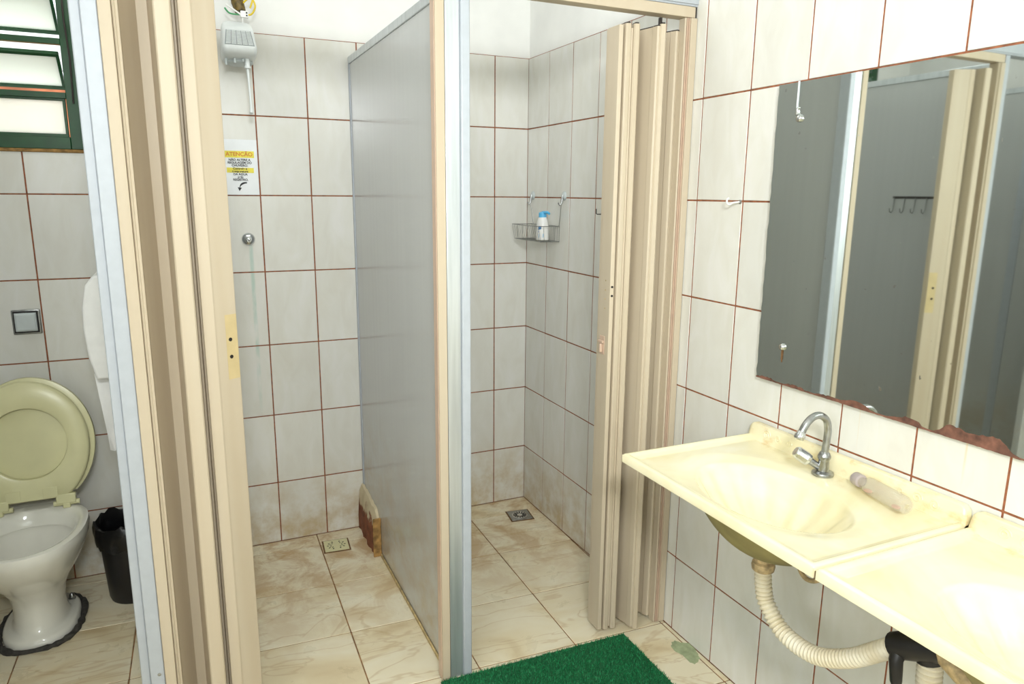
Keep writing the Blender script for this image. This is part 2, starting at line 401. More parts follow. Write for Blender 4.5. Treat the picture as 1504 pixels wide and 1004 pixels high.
# ------------------------------------------------------------------ louvre window of the toilet stall
wn = tag(bpy.data.objects.new('window_1', None), kind='structure'); COL.objects.link(wn); wn.location = (WX1, .03, WZ0)
m = MB(); fw = .046
m.box(WX1-fw, WX1, -.004, .03, WZ0, WZ1); m.box(WX0, WX0+fw, -.004, .03, WZ0, WZ1)
m.box(WX0+fw, WX1-fw, -.006, .03, WZ0, WZ0+.042); m.box(WX0+fw, WX1-fw, -.004, .03, WZ1-.04, WZ1)
m.build('window_frame', 'green_paint', wn, 40, .002)
box('sill', 'ochre_mortar', wn, WX0-.01, WX1+.002, -.008, .012, WZ0-.012, WZ0, .003)
def pane(zc, hgt, tilt, fixed=False):
    c, s_ = math.cos(tilt), math.sin(tilt)
    def P(x_, u, n_): return (x_, .012-s_*u+c*n_, zc+c*u+s_*n_)     # u up the pane, top leans into the room
    x0, x1 = WX0+fw+.004, WX1-fw-.004
    def slab(u0, u1, n0, n1, xa=x0, xb=x1):
        return [P(x_, u, n_) for n_ in (n0, n1) for u in (u0, u1) for x_ in (xa, xb)]
    F = [(0, 2, 3, 1), (4, 5, 7, 6), (0, 1, 5, 4), (2, 6, 7, 3), (0, 4, 6, 2), (1, 3, 7, 5)]
    h = hgt/2
    fr = MB()
    for u0, u1 in ((-h, -h+.012), (h-.012, h)): fr.add(slab(u0, u1, -.008, .008), F)
    fr.add(slab(-h, h, -.007, .007, x1-.009, x1), F); fr.add(slab(-h, h, -.007, .007, x0, x0+.009), F)
    po = fr.build('sash', 'green_paint', wn, 40, .0012)
    MB().add(slab(-h+.006, h-.006, -.002, .002, x0+.006, x1-.006), F).build('pane', 'frosted', po)
pane(1.733, .135, 0)
pane(1.888, .148, .80); pane(2.071, .148, .80); pane(2.254, .148, .80)
for z_ in (1.806, 1.983, 2.166): box('crossbar', 'green_paint', wn, WX0+fw, WX1-fw, -.004, .022, z_-.010, z_+.010)
m = MB()
m.tube([(WX1-.024, -.014, 1.78), (WX1-.020, -.018, 1.93), (WX1-.026, -.016, 2.06), (WX1-.022, -.016, 2.24)], .003, 8)
m.build('push_rod', 'dark_rubber', wn, 50)
# what shows through the gaps: neighbouring brick wall under a corrugated roof
nb = thing('brick_wall', 'orange brick wall glimpsed through the lower gap of the louvre window', 'wall', (-2.1, 1.3, 0))
box('masonry', 'outside_brick', nb, -3.4, -.9, 1.25, 1.37, -.1, 1.98, 0)
rf = MB(); n = 120
top = [(-3.4+2.4*i/n, 1.02+.5*0, 0) for i in range(n+1)]
vv = []; ff = []
for k, (yy, zz) in enumerate(((.95, 2.02), (2.2, 2.55))):
    for i in range(n+1): vv.append((-3.4+2.4*i/n, yy, zz+.02*math.sin(i*2*math.pi/10)))
for i in range(n): ff.append((i, i+1, n+2+i, n+1+i))
k0 = len(vv); vv2 = [(a, b, c-.007) for a, b, c in vv]
ff2 = [tuple(k0+q for q in reversed(f)) for f in ff]+[(i, k0+i, k0+i+1, i+1) for i in range(n)]
rf.add(vv+vv2, ff+ff2)
tag(rf.build('corrugated_roof', 'fibre_cement', None, 60), 'pale corrugated roof sheet seen through the upper gaps of the louvre window', 'roof')

# ------------------------------------------------------------------ stall partitions
FY = -1.150                     # front plane of the stalls
ALUH = 2.035
hd = thing('stall_header_rail', 'white aluminium rail running along the top of the stall fronts', 'rail', (-1.2, FY, ALUH))
box('rail', 'white_aluminium', hd, -2.41, -.002, FY-.012, FY+.035, ALUH, ALUH+.055, .002)
box('flange', 'white_aluminium', hd, -2.41, -.002, FY-.016, FY-.0125, ALUH+.006, ALUH+.049, .001)
def partition(name, label, x0, x1, joint=None):
    o = thing(name, label, 'partition', ((x0+x1)/2, -.57, 0))
    if joint:
        box('panel', 'laminate', o, x0, x1, joint+.02, -.008, .012, 1.985, .001); box('panel', 'laminate', o, x0, x1, FY+.03, joint-.02, .012, 1.985, .001)
        box('joint_profile', 'white_aluminium', o, x0-.003, x1+.003, joint-.02, joint+.02, .0, 1.985, .001)
    else: box('panel', 'laminate', o, x0, x1, FY+.03, -.008, .012, 1.985, .001)
    box('top_rail', 'alu', o, x0-.004, x1+.004, FY+.03, -.003, 1.985, 2.012, .002)
    box('wall_channel', 'white_aluminium', o, x0-.004, x1+.004, -.02, -.0025, .2, 1.985, .001)
    return o
p1 = partition('shower_partition', 'grey laminate partition with cream jamb and broken brick foot between the two showers', -.800, -.768)
box('post', 'alu', p1, -.7985, -.757, FY, FY+.03, 0, ALUH, .0015)
MB().box(-.757, -.731, FY-.010, FY+.034, 0, ALUH).build('post_flange', 'white_aluminium', p1, 50, .004, 3)
jb = MB().prism([(-.826, FY-.004), (-.8005, FY-.004), (-.8005, FY+.036), (-.826, FY+.036), (-.826, FY+.024), (-.819, FY+.024), (-.819, FY+.012), (-.826, FY+.012)], .006, 2.0)
jb.build('strike_jamb', 'pvc', p1, 40, .0012, 1)
MB().box(-.828, -.8262, FY+.0, FY+.03, .01, 1.99).build('jamb_lip', 'pink_pvc', p1)
MB().prism([(-.8065, -1.11), (-.8005, -1.11), (-.8005, -.30), (-.8065, -.30)], .0, .013).build('floor_caulk', 'caulk_ochre', p1, 0, .002, 1)
# broken masonry foot at the back end of this partition
bk = thing('masonry_stub', 'broken brick and plaster stub at the foot of the shower partition', 'masonry', (-.82, -.15, 0))
m = MB(); rings = []
random.seed(3)
for k in range(13):
    yy = -.008-.290*k/12; hh = .205-.03*(k/12)**2+random.uniform(-.006, .006); bl = .024+random.uniform(-.004, .004)
    if k == 0: hh += .01
    if k >= 11: hh -= .018*(k-10); bl -= .004*(k-10)
    xr = -.8005
    rings.append([(xr, yy, 0), (xr, yy, hh), (xr-bl*.45, yy, hh-.006), (xr-bl*.85, yy, hh-.03), (xr-bl-random.uniform(0, .003), yy, hh*.6), (xr-bl*1.15-random.uniform(0, .003), yy, hh*.3), (xr-bl*1.2, yy, 0)])
m.loft(rings).build('brick_core', 'brick', bk, 35)
MB().prism([(-.836, -.306), (-.8005, -.306), (-.8005, -.2985), (-.832, -.2985)], 0, .17).build('mortar_end', 'ochre_mortar', bk, 0, .003, 2)
p2 = partition('shower_toilet_partition', 'grey laminate partition with white metal post between toilet and shower', -1.630, -1.598)
box('post', 'white_aluminium', p2, -1.640, -1.618, FY+.004, FY+.034, 0, ALUH, .003)
box('post_flange', 'white_aluminium', p2, -1.6178, -1.5845, FY-.010, FY+.034, 0, ALUH, .0025)
MB().lathe([(.004, 0), (.0045, .002), (.002, .003)], (-1.597, FY-.010, .263), (0, -1, 0), 12).build('rivet', 'dull_chrome', p2, 50)
p3 = partition('toilet_partition', 'speckled grey laminate toilet partition seen at the right edge of the mirror', -2.400, -2.368, -.86)
box('post', 'white_aluminium', p3, -2.405, -2.362, FY-.01, FY+.03, 0, ALUH, .002)
box('light_block_panel', 'laminate', p3, -2.362, -2.12, FY, FY+.03, .012, ALUH, .001)  # unseen panel added to keep the left side fill out of the toilet stall

# ------------------------------------------------------------------ folding doors
def slab(a, b, th, z0, z1):
    a, b = Vector((a[0], a[1])), Vector((b[0], b[1])); d = (b-a).normalized(); n_ = Vector((-d.y, d.x))
    L = (b-a).length; h = th/2
    # cross section with thicker, rounded ends and a shallow recess along the middle
    sec = [(0, -h*.6), (.004, -h), (.022, -h), (.025, -h+.0025), (L-.025, -h+.0025), (L-.022, -h), (L-.004, -h), (L, -h*.6),
           (L, h*.6), (L-.004, h), (L-.022, h), (L-.025, h-.0025), (.025, h-.0025), (.022, h), (.004, h), (0, h*.6)]
    return MB().prism([tuple(a+d*u+n_*v) for u, v in sec], z0, z1)
def folding_door(root, pts_pairs, hinges, z0=.018, z1=1.972):
    for a, b, dz in pts_pairs:
        slab(a, b, .019, z0+dz, z1-dz).build('panel', 'pvc', root, 35)
        slab(a, b, .012, z1-dz+.0002, z1-dz+.004).build('end_cap', 'dark_rubber', root)
    for hx, hy, r in hinges:
        MB().lathe([(r, 0), (r, z1-z0-.02)], (hx, hy, z0+.008), (0, 0, 1), 10).build('hinge_strip', 'pvc', root, 50)
def track(root, x0, x1):
    m = MB(); m.box(x0, x1, FY-.012, FY+.03, 2.004, 2.0345); m.build('track', 'pvc', root, 40, .0015)
    for xx in (x0-.0055, x1+.0005):
        box('track_end_cap', 'dark_rubber', root, xx, xx+.005, FY-.011, FY+.029, 2.003, 2.034, .0008)
# right-hand shower door, bunched against the right wall
dr = thing('folding_door', 'cream folding door bunched against the tiled wall beside the basin', 'door', (-.13, FY, 0), 'cream folding shower doors')
track(dr, -.728, -.010)
MB().prism([(-.026, -1.166), (-.0035, -1.166), (-.0035, -1.12), (-.026, -1.12)], .004, 2.003).build('wall_jamb', 'pvc', dr, 40, .002, 2)
MB().prism([(-.044, -1.157), (-.040, -1.161), (-.038, -1.155), (-.0265, -1.155), (-.0265, -1.13), (-.044, -1.13)], .004, 2.003).build('jamb_insert', 'pvc', dr, 40, .0008, 1)
for xx in (-.0365, -.0295): MB().prism([(xx, -1.160), (xx+.003, -1.160), (xx+.003, -1.155), (xx, -1.155)], .004, 2.003).build('jamb_lip', 'pink_pvc', dr)
folding_door(dr, [((-.050, -1.138), (-.088, -1.048), .004), ((-.094, -1.040), (-.137, -1.182), 0), ((-.143, -1.176), (-.174, -1.015), .006), ((-.184, -1.018), (-.2055, -1.150), 0), ((-.2300, -1.145), (-.232, -1.050), 0)],
             [(-.091, -1.040, .0075), (-.179, -1.008, .0075), (-.2175, -1.140, .004)])
MB().prism([(-.259, -1.137), (-.247, -1.140), (-.2425, -1.132), (-.2425, -1.064), (-.2565, -1.064), (-.2565, -1.075), (-.2595, -1.078), (-.2595, -1.125)], .018, 1.968).build('lead_stile', 'pvc', dr, 40, .0015, 2)
la = MB(); la.box(-.262, -.2597, -1.118, -1.090, .985, 1.045); lo = la.build('latch', 'pink_pvc', dr, 40, .001)
MB().box(-.272, -.262, -1.111, -1.103, .992, 1.020).build('latch_knob', 'pink_pvc', lo, 40, .002)
MB().box(-.268, -.262, -1.116, -1.090, 1.022, 1.030).build('latch_bar', 'pink_pvc', lo, 40, .001)
for zz in (1.204, 1.176): MB().lathe([(.0036, 0), (.0036, .0012)], (-.2525, -1.1384, zz), (-.24, -.97, 0), 14).build('screw_hole', 'black_hole', dr)
for zz in (1.222, 1.192, 1.164, 1.134): MB().lathe([(.0022, 0), (.0022, .0008)], (-.2596, -1.112, zz), (-1, 0, 0), 10).build('screw_hole', 'caulk_ochre', dr)
MB().box(-.112, -.104, -1.128, -1.118, 1.975, 2.003).build('roller', 'dark_rubber', dr, 0, .001)
# left-hand shower door, bunched against the toilet partition
dl = thing('folding_door', 'cream folding door with two dark holes bunched beside the toilet stall post', 'door', (-1.46, FY, 0), 'cream folding shower doors')
track(dl, -1.582, -.827)
MB().prism([(-1.5840, -1.166), (-1.558, -1.166), (-1.558, -1.12), (-1.5840, -1.12)], .004, 2.003).build('wall_jamb', 'pvc', dl, 40, .002, 2)
MB().prism([(-1.5575, -1.160), (-1.553, -1.164), (-1.550, -1.160), (-1.545, -1.162), (-1.545, -1.125), (-1.5575, -1.125)], .004, 2.003).build('jamb_insert', 'pvc', dl, 40, .001, 1)
def web(root, a, b, th=.007, z0=.018, z1=1.972):
    a, b = Vector(a), Vector(b); d = (b-a).normalized(); n_ = Vector((-d.y, d.x))*th/2
    MB().prism([tuple(a-n_), tuple(b-n_), tuple(b+n_), tuple(a+n_)], z0, z1).build('panel', 'pvc', root, 0)
web(dl, (-1.551, -1.128), (-1.517, -1.045)); web(dl, (-1.487, -1.045), (-1.473, -1.168)); web(dl, (-1.4445, -1.168), (-1.4425, -1.105)); web(dl, (-1.4305, -1.105), (-1.4275, -1.120))
box('hinge_strip', 'pvc', dl, -1.5165, -1.487, -1.046, -1.036, .018, 1.972, .002)
box('hinge_strip', 'pvc', dl, -1.446, -1.426, -1.105, -1.096, .018, 1.972, .002)
MB().prism([(-1.477, -1.178), (-1.474, -1.1815), (-1.444, -1.1815), (-1.441, -1.178), (-1.441, -1.168), (-1.477, -1.168)], .018, 1.972).build('fold_stile', 'pvc', dl, 0)
MB().prism([(-1.427, -1.150), (-1.401, -1.152), (-1.397, -1.148), (-1.348, -1.117), (-1.347, -1.097), (-1.354, -1.094), (-1.395, -1.114), (-1.427, -1.114)], .018, 1.968).build('lead_stile', 'pvc', dl, 40, .0015, 2)
nrm = Vector((.535, -.845, 0)).normalized()
def onface(u, z_, d=0):
    a, b = Vector((-1.397, -1.148, 0)), Vector((-1.348, -1.117, 0)); q = a+(b-a)*u+nrm*d; return (q.x, q.y, z_)
for zz in (1.122, 1.078): MB().lathe([(.0048, 0), (.0048, .0012)], onface(.62, zz, .0004), nrm, 16).build('screw_hole', 'black_hole', dl)
q = [onface(.42, 1.02, .0003), onface(.98, 1.02, .0003), onface(.98, 1.185, .0003), onface(.42, 1.185, .0003)]
MB().add(q+[tuple(Vector(v)+nrm*.0003) for v in q], [(0, 1, 2, 3), (4, 5, 6, 7), (0, 1, 5, 4), (1, 2, 6, 5), (2, 3, 7, 6), (3, 0, 4, 7)]).build('handle_mark', 'yellow_pvc', dl)

# ------------------------------------------------------------------ toilet
TX, TB = -2.003, -.10
to = thing('toilet', 'white ceramic toilet with its cream seat and lid raised', 'toilet', (TX, -.30, 0))
def ov(cx, cy, hw, fr, bk_, z, n=40, sq=2.2):
    # oval ring: half width hw, reach fr towards the room, bk_ towards the wall
    out = []
    for i in range(n):
        a = 2*math.pi*i/n; c, s_ = math.cos(a), math.sin(a)
        e = 2/sq; x_ = math.copysign(abs(c)**e, c)*hw; y_ = math.copysign(abs(s_)**e, s_)*(bk_ if s_ > 0 else fr)
        out.append((cx+x_, cy+y_, z))
    return out
outer = [(.0, .114, .172, .150, -.285, 2.5), (.022, .112, .168, .147, -.285, 2.5), (.029, .105, .160, .140, -.285, 2.4), (.032, .090, .148, .078, -.290, 2.2), (.040, .084, .138, .072, -.292, 2.1), (.060, .079, .126, .072, -.295, 2.1), (.10, .076, .115, .082, -.300, 2.1), (.15, .084, .12, .10, -.300, 2.1),
         (.20, .108, .158, .125, -.305, 2.2), (.25, .137, .205, .150, -.315, 2.2), (.30, .160, .235, .170, -.325, 2.2), (.34, .174, .255, .185, -.33, 2.25), (.365, .178, .262, .190, -.33, 2.3), (.38, .175, .259, .188, -.33, 2.3)]
inner = [(.384, .163, .247, .176, -.33, 2.3), (.380, .150, .232, .150, -.335, 2.2), (.355, .138, .218, .135, -.335, 2.1), (.325, .131, .208, .128, -.335, 2.1)]
under = [(.322, .137, .214, .134, -.335, 2.1), (.30, .135, .21, .13, -.335, 2.1), (.24, .105, .165, .10, -.33, 2.1), (.17, .06, .10, .065, -.32, 2), (.13, .03, .05, .04, -.31, 2)]
m = MB(); m.loft([ov(TX, cy, hw, fr, bk_, z, sq=q) for z, hw, fr, bk_, cy, q in outer+inner+under], True, True)
m.build('bowl', 'ceramic', to, 50)
m = MB(); m.loft([ov(TX, -.150, hw, .040, .040, z, 24, 3) for z, hw in ((.034, .040), (.24, .042), (.33, .085), (.37, .10), (.379, .10))]); m.build('outlet_column', 'ceramic', to, 50)
m = MB(); ring = ov(TX, -.287, .123, .187, .155, .006, 60, 2.6); random.seed(5)
m.tube(ring, [.010+random.uniform(-.003, .003) for _ in ring], 8, False, True); m.build('base_caulk', 'caulk_dark', to, 60)
for sx in (-1, 1):
    m = MB().lathe([(.013, 0), (.013, .004), (.009, .006), (.009, .016), (.004, .022)], (TX+sx*.080, -.212, .029), (0, 0, 1), 14)
    m.build('floor_bolt', 'dull_chrome', to, 40)
# seat ring and lid lean back against the wall
HZ, HY, TILT = .400, -.195, .14
def up(x_, u, n_):       # u up along the raised seat, n_ out of it towards the room
    return (TX+x_, HY+math.sin(TILT)*u-math.cos(TILT)*n_, HZ+math.cos(TILT)*u+math.sin(TILT)*n_)
def egg(hw, u0, u1, n_, num=56, flat=0):
    uc = u0+(u1-u0)*.50; out = []
    for i in range(num):
        a = 2*math.pi*i/num; c, s_ = math.cos(a), math.sin(a)
        ex = .92 if s_ < 0 else 1.0
        x_ = math.copysign(abs(c)**ex, c)*hw; u_2 = uc+s_*((u1-uc) if s_ > 0 else (uc-u0))
        out.append((x_, max(u_2, flat), n_))
    return out
def E(l): return [up(*q) for q in l]
m = MB()
o_ = [egg(.184, -.012, .432, .0, flat=.02), egg(.188, -.016, .438, .006, flat=.018), egg(.186, -.014, .436, .016, flat=.018), egg(.178, -.006, .428, .022, flat=.022)]
i_ = [egg(.128, .085, .352, .022), egg(.121, .094, .345, .019), egg(.119, .097, .342, .006), egg(.121, .094, .345, .0)]
rr = [E(q) for q in o_+i_]; rr.append(rr[0]); m.loft(rr, False, False); sr = m.build('seat_ring', 'cream_plastic', to, 45)
m = MB(); m.loft([E([(x_+.010, u+.004, n_) for x_, u, n_ in egg(hw, a, b, n_, flat=.03)]) for hw, a, b, n_ in ((.170, 0, .425, -.034), (.190, -.016, .442, -.030), (.194, -.02, .446, -.020), (.192, -.018, .444, -.008), (.180, -.006, .430, -.005))]); m.build('lid', 'cream_plastic', to, 45)
for sx in (-1, 1):
    hx = sx*.100
    m = MB()
    v = [up(hx+a, u, n_) for n_ in (.0, .024) for u in (-.004, .030) for a in (-.030, .030)]
    m.add(v, [(0, 2, 3, 1), (4, 5, 7, 6), (0, 1, 5, 4), (2, 6, 7, 3), (0, 4, 6, 2), (1, 3, 7, 5)])
    hg = m.build('hinge', 'cream_plastic', to, 40, .003)
    MB().tube([up(hx-.04, -.004, .010), up(hx+.04, -.004, .010)], .009, 12).build('hinge_pin', 'cream_plastic', hg, 50)
    c = up(hx, 0, .01); MB().box(c[0]-.012, c[0]+.012, c[1]-.014, c[1]+.010, .381, c[2]).build('hinge_foot', 'cream_plastic', hg, 40, .003)
    # raised moulding beside each hinge
    v = [up(hx-sx*.045+a, u, n_) for n_ in (.021, .0235) for u in (.026, .060) for a in (-.022, .022)]
    MB().add(v, [(0, 2, 3, 1), (4, 5, 7, 6), (0, 1, 5, 4), (2, 6, 7, 3), (0, 4, 6, 2), (1, 3, 7, 5)]).build('moulding', 'cream_plastic', sr, 40, .001)
# flush plate
fp = thing('flush_plate', 'grey and chrome flush plate on the tiled wall above the toilet', 'flush plate', (-1.987, 0, 1.02))
box('surround', 'dull_chrome', fp, -2.031, -1.943, -.010, -.0025, .977, 1.066, .004)
box('gasket', 'black_plastic', fp, -2.026, -1.950, -.014, -.0102, .983, 1.061, .003)
m = MB(); m.loft([[(x_, yy, zz) for x_, zz in ((-2.022+i_, .988+i_), (-1.954-i_, .988+i_), (-1.954-i_, 1.056-i_), (-2.022+i_, 1.056-i_))] for yy, i_ in ((-.0142, 0), (-.021, .002), (-.024, .008))]); m.build('button', 'shower_grey', fp, 30, .002)
# waste bin with liner
bn = thing('waste_bin', 'black plastic waste bin with black liner beside the toilet', 'bin', (-1.715, -.20, 0))
m = MB(); m.loft([ov(-1.715, -.20, r, r, r, z, 32, 2) for z, r in ((.004, .078), (.0, .086), (.012, .090), (.27, .106), (.272, .110), (.285, .111), (.285, .104), (.27, .101), (.03, .085))], True, True); m.build('bin_body', 'black_plastic', bn, 45)
m = MB(); random.seed(11); rs = []
for z, r, j in ((.215, .1125, .002), (.235, .117, .006), (.265, .119, .006), (.295, .118, .008), (.302, .110, .008), (.290, .100, .004), (.24, .092, .006)):
    rs.append([(-1.715+(r+random.uniform(-j, j))*math.cos(2*math.pi*i/36), -.20+(r+random.uniform(-j, j))*math.sin(2*math.pi*i/36), z+random.uniform(-j, j)*(2.2 if z > .22 else 4)) for i in range(36)])
m.loft(rs, False, True); m.build('liner', 'bag_film', bn, 70)
# paper towel dispenser on the toilet side of the partition
dp = thing('paper_dispenser', 'white rounded paper dispenser hung on the toilet partition with paper trailing out', 'dispenser', (-1.69, -.40, .9))
def disp(d, hgt0, hgt1, y0, y1):
    prof = [(-1.6335, hgt0), (-1.6335-d*.82, hgt0), (-1.6335-d*.95, hgt0+.07), (-1.6335-d, hgt0+.16), (-1.6335-d*.98, hgt1-.10), (-1.6335-d*.86, hgt1-.03), (-1.6335-d*.66, hgt1), (-1.6335, hgt1)]
    return [[(a, y_, b) for a, b in prof] for y_ in (y0, y1)]
MB().loft(disp(.122, .905, 1.232, -.52, -.28)).build('cover', 'white_plastic', dp, 50, .008, 3)
vv = []; ff = []
for k in range(9):
    u = k/8; z_ = .912-.25*u; xl = -1.746+.020*u
    for q in range(5): vv.append((xl+(-1.668-xl)*q/4, -.455+.012*math.sin(q*1.9+u*2.2)*(.3+u), z_-(.014*(1-q/4) if k == 8 else 0)))
for k in range(8):
    for q in range(4): ff.append((k*5+q, k*5+q+1, k*5+q+6, k*5+q+5))
k0 = len(vv); m = MB(); m.add(vv+[(a, b+.0006, c) for a, b, c in vv], ff+[tuple(k0+q for q in reversed(f)) for f in ff]); m.build('paper_sheet', 'paper', dp, 60)

# ------------------------------------------------------------------ left shower fittings
SX = -1.222
sh = thing('electric_shower', 'white electric shower unit with slotted grille high on the shower wall', 'shower', (SX, -.10, 1.92))
def sq(x0, x1, y0, y1, z, r=.018, n=5):
    out = []
    for cx, cy, a0 in ((x1-r, y1-r, 0), (x0+r, y1-r, 90), (x0+r, y0+r, 180), (x1-r, y0+r, 270)):
        for k in range(n+1):
            a = math.radians(a0+90*k/n); out.append((cx+r*math.cos(a), cy+r*math.sin(a), z))
    return out
m = MB(); m.loft([sq(SX-hw, SX+hw, y0, -.05, z, .016) for z, hw, y0 in ((1.944, .044, -.150), (1.949, .052, -.180), (1.958, .0555, -.196), (1.972, .0575, -.204), (1.985, .0575, -.203), (2.040, .053, -.172), (2.052, .052, -.160), (2.068, .049, -.135), (2.078, .042, -.115), (2.082, .034, -.105))])
m.build('body', 'shower_white', sh, 35)
# slotted grille on the sloping front
g0, g1 = Vector((SX, -.2022, 1.9865)), Vector((SX, -.1725, 2.0395)); gd = (g1-g0); gn = Vector((0, -gd.z, gd.y)).normalized()
F6 = [(0, 2, 3, 1), (4, 5, 7, 6), (0, 1, 5, 4), (2, 6, 7, 3), (0, 4, 6, 2), (1, 3, 7, 5)]
def gslab(a0, b0, a1, b1, u0, u1, n0, n1):
    v = []
    for n_ in (n0, n1):
        for u, a, b in ((u0, a0, b0), (u1, a1, b1)):
            for x_ in (a, b): q = g0+gd*u+gn*n_; v.append((SX+x_, q.y, q.z))
    return v
gr = MB().add(gslab(-.049, .049, -.041, .041, 0, 1, -.003, .0012), F6).build('grille', 'grille_grey', sh, 40)
for k in range(10):
    u0 = .03+k*.097; u1 = u0+.056; hw = .047-.008*u0
    for q in range(5):
        xa = -hw+2*hw*(q+.06)/5; xb = -hw+2*hw*(q+.94)/5
        MB().add(gslab(xa, xb, xa*.99, xb*.99, u0, u1, .0013, .0026), F6).build('slat', 'shower_white', gr, 0)
MB().lathe([(.046, 0), (.048, -.008), (.040, -.014), (.030, -.016)], (SX, -.118, 1.946), (0, 0, 1), 28).build('spray_head', 'shower_grey', sh, 50)
for dx, dy, L in ((-.046, -.165, .022), (-.018, -.175, .016), (.010, -.175, .010)):
    MB().lathe([(.005, 0), (.004, -L)], (SX+dx, dy, 1.946), (0, 0, 1), 10).build('nozzle', 'shower_grey', sh, 50)
MB().lathe([(.006, 0), (.0085, -.004), (.0085, -.026), (.011, -.028), (.011, -.034), (.006, -.036)], (SX+.024, -.168, 1.950), (0, 0, 1), 14).build('control_socket', 'shower_white', sh, 50)
MB().tube([(SX+.024, -.168, 1.918), (SX+.026, -.168, 1.85), (SX+.028, -.168, 1.785), (SX+.028, -.170, 1.768), (SX+.026, -.173, 1.762)], [.005, .0042, .0042, .007, .006], 10).build('control_rod', 'shower_white', sh, 50)
MB().tube([(SX, -.002, 2.02), (SX, -.06, 2.02)], .014, 14).build('wall_pipe', 'white_plastic', sh, 50)
wi = thing('wire_bundle', 'taped brown bundle of green and yellow wires above the electric shower', 'wires', (SX+.02, -.05, 2.1))
m = MB(); m.tube([(SX+.018, -.10, 2.118), (SX+.010, -.095, 2.15), (SX+.006, -.085, 2.19), (SX+.0, -.04, 2.25), (SX, -.004, 2.30)], [.019, .022, .021, .014, .012], 12); m.build('taped_core', 'tape_brown', wi, 50)
for pts, mt in (([(SX+.02, -.10, 2.14), (SX+.052, -.115, 2.165), (SX+.068, -.115, 2.14), (SX+.055, -.11, 2.112), (SX+.030, -.105, 2.108)], 'wire_yellow'),
                ([(SX+.01, -.115, 2.17), (SX+.040, -.12, 2.185), (SX+.060, -.118, 2.165), (SX+.050, -.115, 2.13)], 'wire_yellow'),
                ([(SX-.035, -.105, 2.125), (SX-.02, -.11, 2.108), (SX+.01, -.115, 2.105), (SX+.03, -.11, 2.110)], 'wire_green'),
                ([(SX-.03, -.11, 2.135), (SX-.005, -.12, 2.118), (SX+.02, -.118, 2.100), (SX+.022, -.11, 2.075)], 'white_plastic')):
    MB().tube(spline(pts, 8), .003, 8).build('wire', mt, wi, 60)
box('connector', 'white_plastic', wi, SX+.016, SX+.042, -.122, -.104, 2.096, 2.118, .001)
for k in range(2): box('connector_screw', 'black_hole', wi, SX+.034+.0, SX+.039, -.1232, -.1222, 2.100+k*.009, 2.105+k*.009, .0003)
vl = thing('shower_valve', 'round chrome shower valve without a handle on the shower wall', 'valve', (-1.2205, 0, 1.301))
MB().lathe([(.024, .0025), (.025, .006), (.022, .012), (.014, .017), (.012, .018)], (-1.2205, 0, 1.301), (0, -1, 0), 30).build('flange', 'chrome', vl, 40)
MB().lathe([(.012, .017), (.011, .030), (.009, .032)], (-1.2205, 0, 1.301), (0, -1, 0), 6).build('nut', 'chrome', vl, 0)
MB().lathe([(.005, .031), (.005, .043), (.003, .044)], (-1.2205, 0, 1.301), (0, -1, 0), 12).build('spindle', 'dull_chrome', vl, 40)
# notice
sg = thing('notice', 'white laminated notice with yellow highlights taped beside the shower', 'notice', (-1.232, -.003, 1.574))
NX0, NX1 = -1.296, -1.168
box('sheet', 'sign_film', sg, NX0, NX1, -.0042, -.0030, 1.472, 1.680, .0003)
for a, b, c, d in ((-1.288, -1.180, 1.612, 1.637), (-1.282, -1.184, 1.5555, 1.5745)): box('highlight', 'yellow_marker', sg, a, b, -.0050, -.0044, c, d, .0002)
def text(body, x_, z_, size, mat, parent, axis='y', bold=0.0):
    cu = bpy.data.curves.new('txt', 'FONT'); cu.body = body; cu.size = size; cu.align_x = 'CENTER'; cu.align_y = 'CENTER'; cu.extrude = .0002; cu.offset = bold
    o = bpy.data.objects.new('txt', cu); COL.objects.link(o)
    dg = bpy.context.evaluated_depsgraph_get(); me = bpy.data.meshes.new_from_object(o.evaluated_get(dg))
    bpy.data.objects.remove(o); me.materials.clear(); me.materials.append(M(mat))
    ob = bpy.data.objects.new('lettering', me); COL.objects.link(ob); ob.parent = parent
    ob.location = Vector((x_, -.0053, z_))-parent.location; ob.rotation_euler = (math.pi/2, 0, 0); return ob
tx = -1.234
text('ATENÇÃO', tx, 1.6245, .0205, 'orange_ink', sg, bold=.0004)
for s_, z_, sz in (('NÃO ALTERE A', 1.6035, .0115), ('REGULAGEM DO', 1.5930, .0115), ('CHUVEIRO.', 1.5825, .0115), ('Controle a', 1.5710, .0115), ('temperatura', 1.5605, .0115), ('DA ÁGUA', 1.5495, .0115), ('pelo', 1.5395, .0115), ('REGISTRO.', 1.5290, .0115)):
    text(s_, tx, z_, sz, 'ink', sg, bold=.0003)
m = MB(); arc = []
for k in range(13):
    a = math.radians(80+100*k/12); arc.append((-1.216+.022*math.cos(a)*1.05, -.0052, 1.498+.020*math.sin(a)))
wd = [.0012+.0022*math.sin(math.pi*min(1, k/12*1.0+.12)) for k in range(13)]
top = []; bot = []
for k, q in enumerate(arc):
    c = Vector((-1.216, -.0052, 1.498)); d = (Vector(q)-c).normalized(); top.append(Vector(q)+d*wd[k]); bot.append(Vector(q)-d*wd[k])
vv = top+bot; nn = len(arc)
m.add(vv, [(i, i+1, nn+i+1, nn+i) for i in range(nn-1)]); e = arc[-1]
m.add([(e[0]-.008, -.0052, e[2]+.003), (e[0]+.007, -.0052, e[2]+.001), (e[0]-.002, -.0052, e[2]-.012)], [(0, 1, 2)])
m.build('arrow', 'ink', sg)
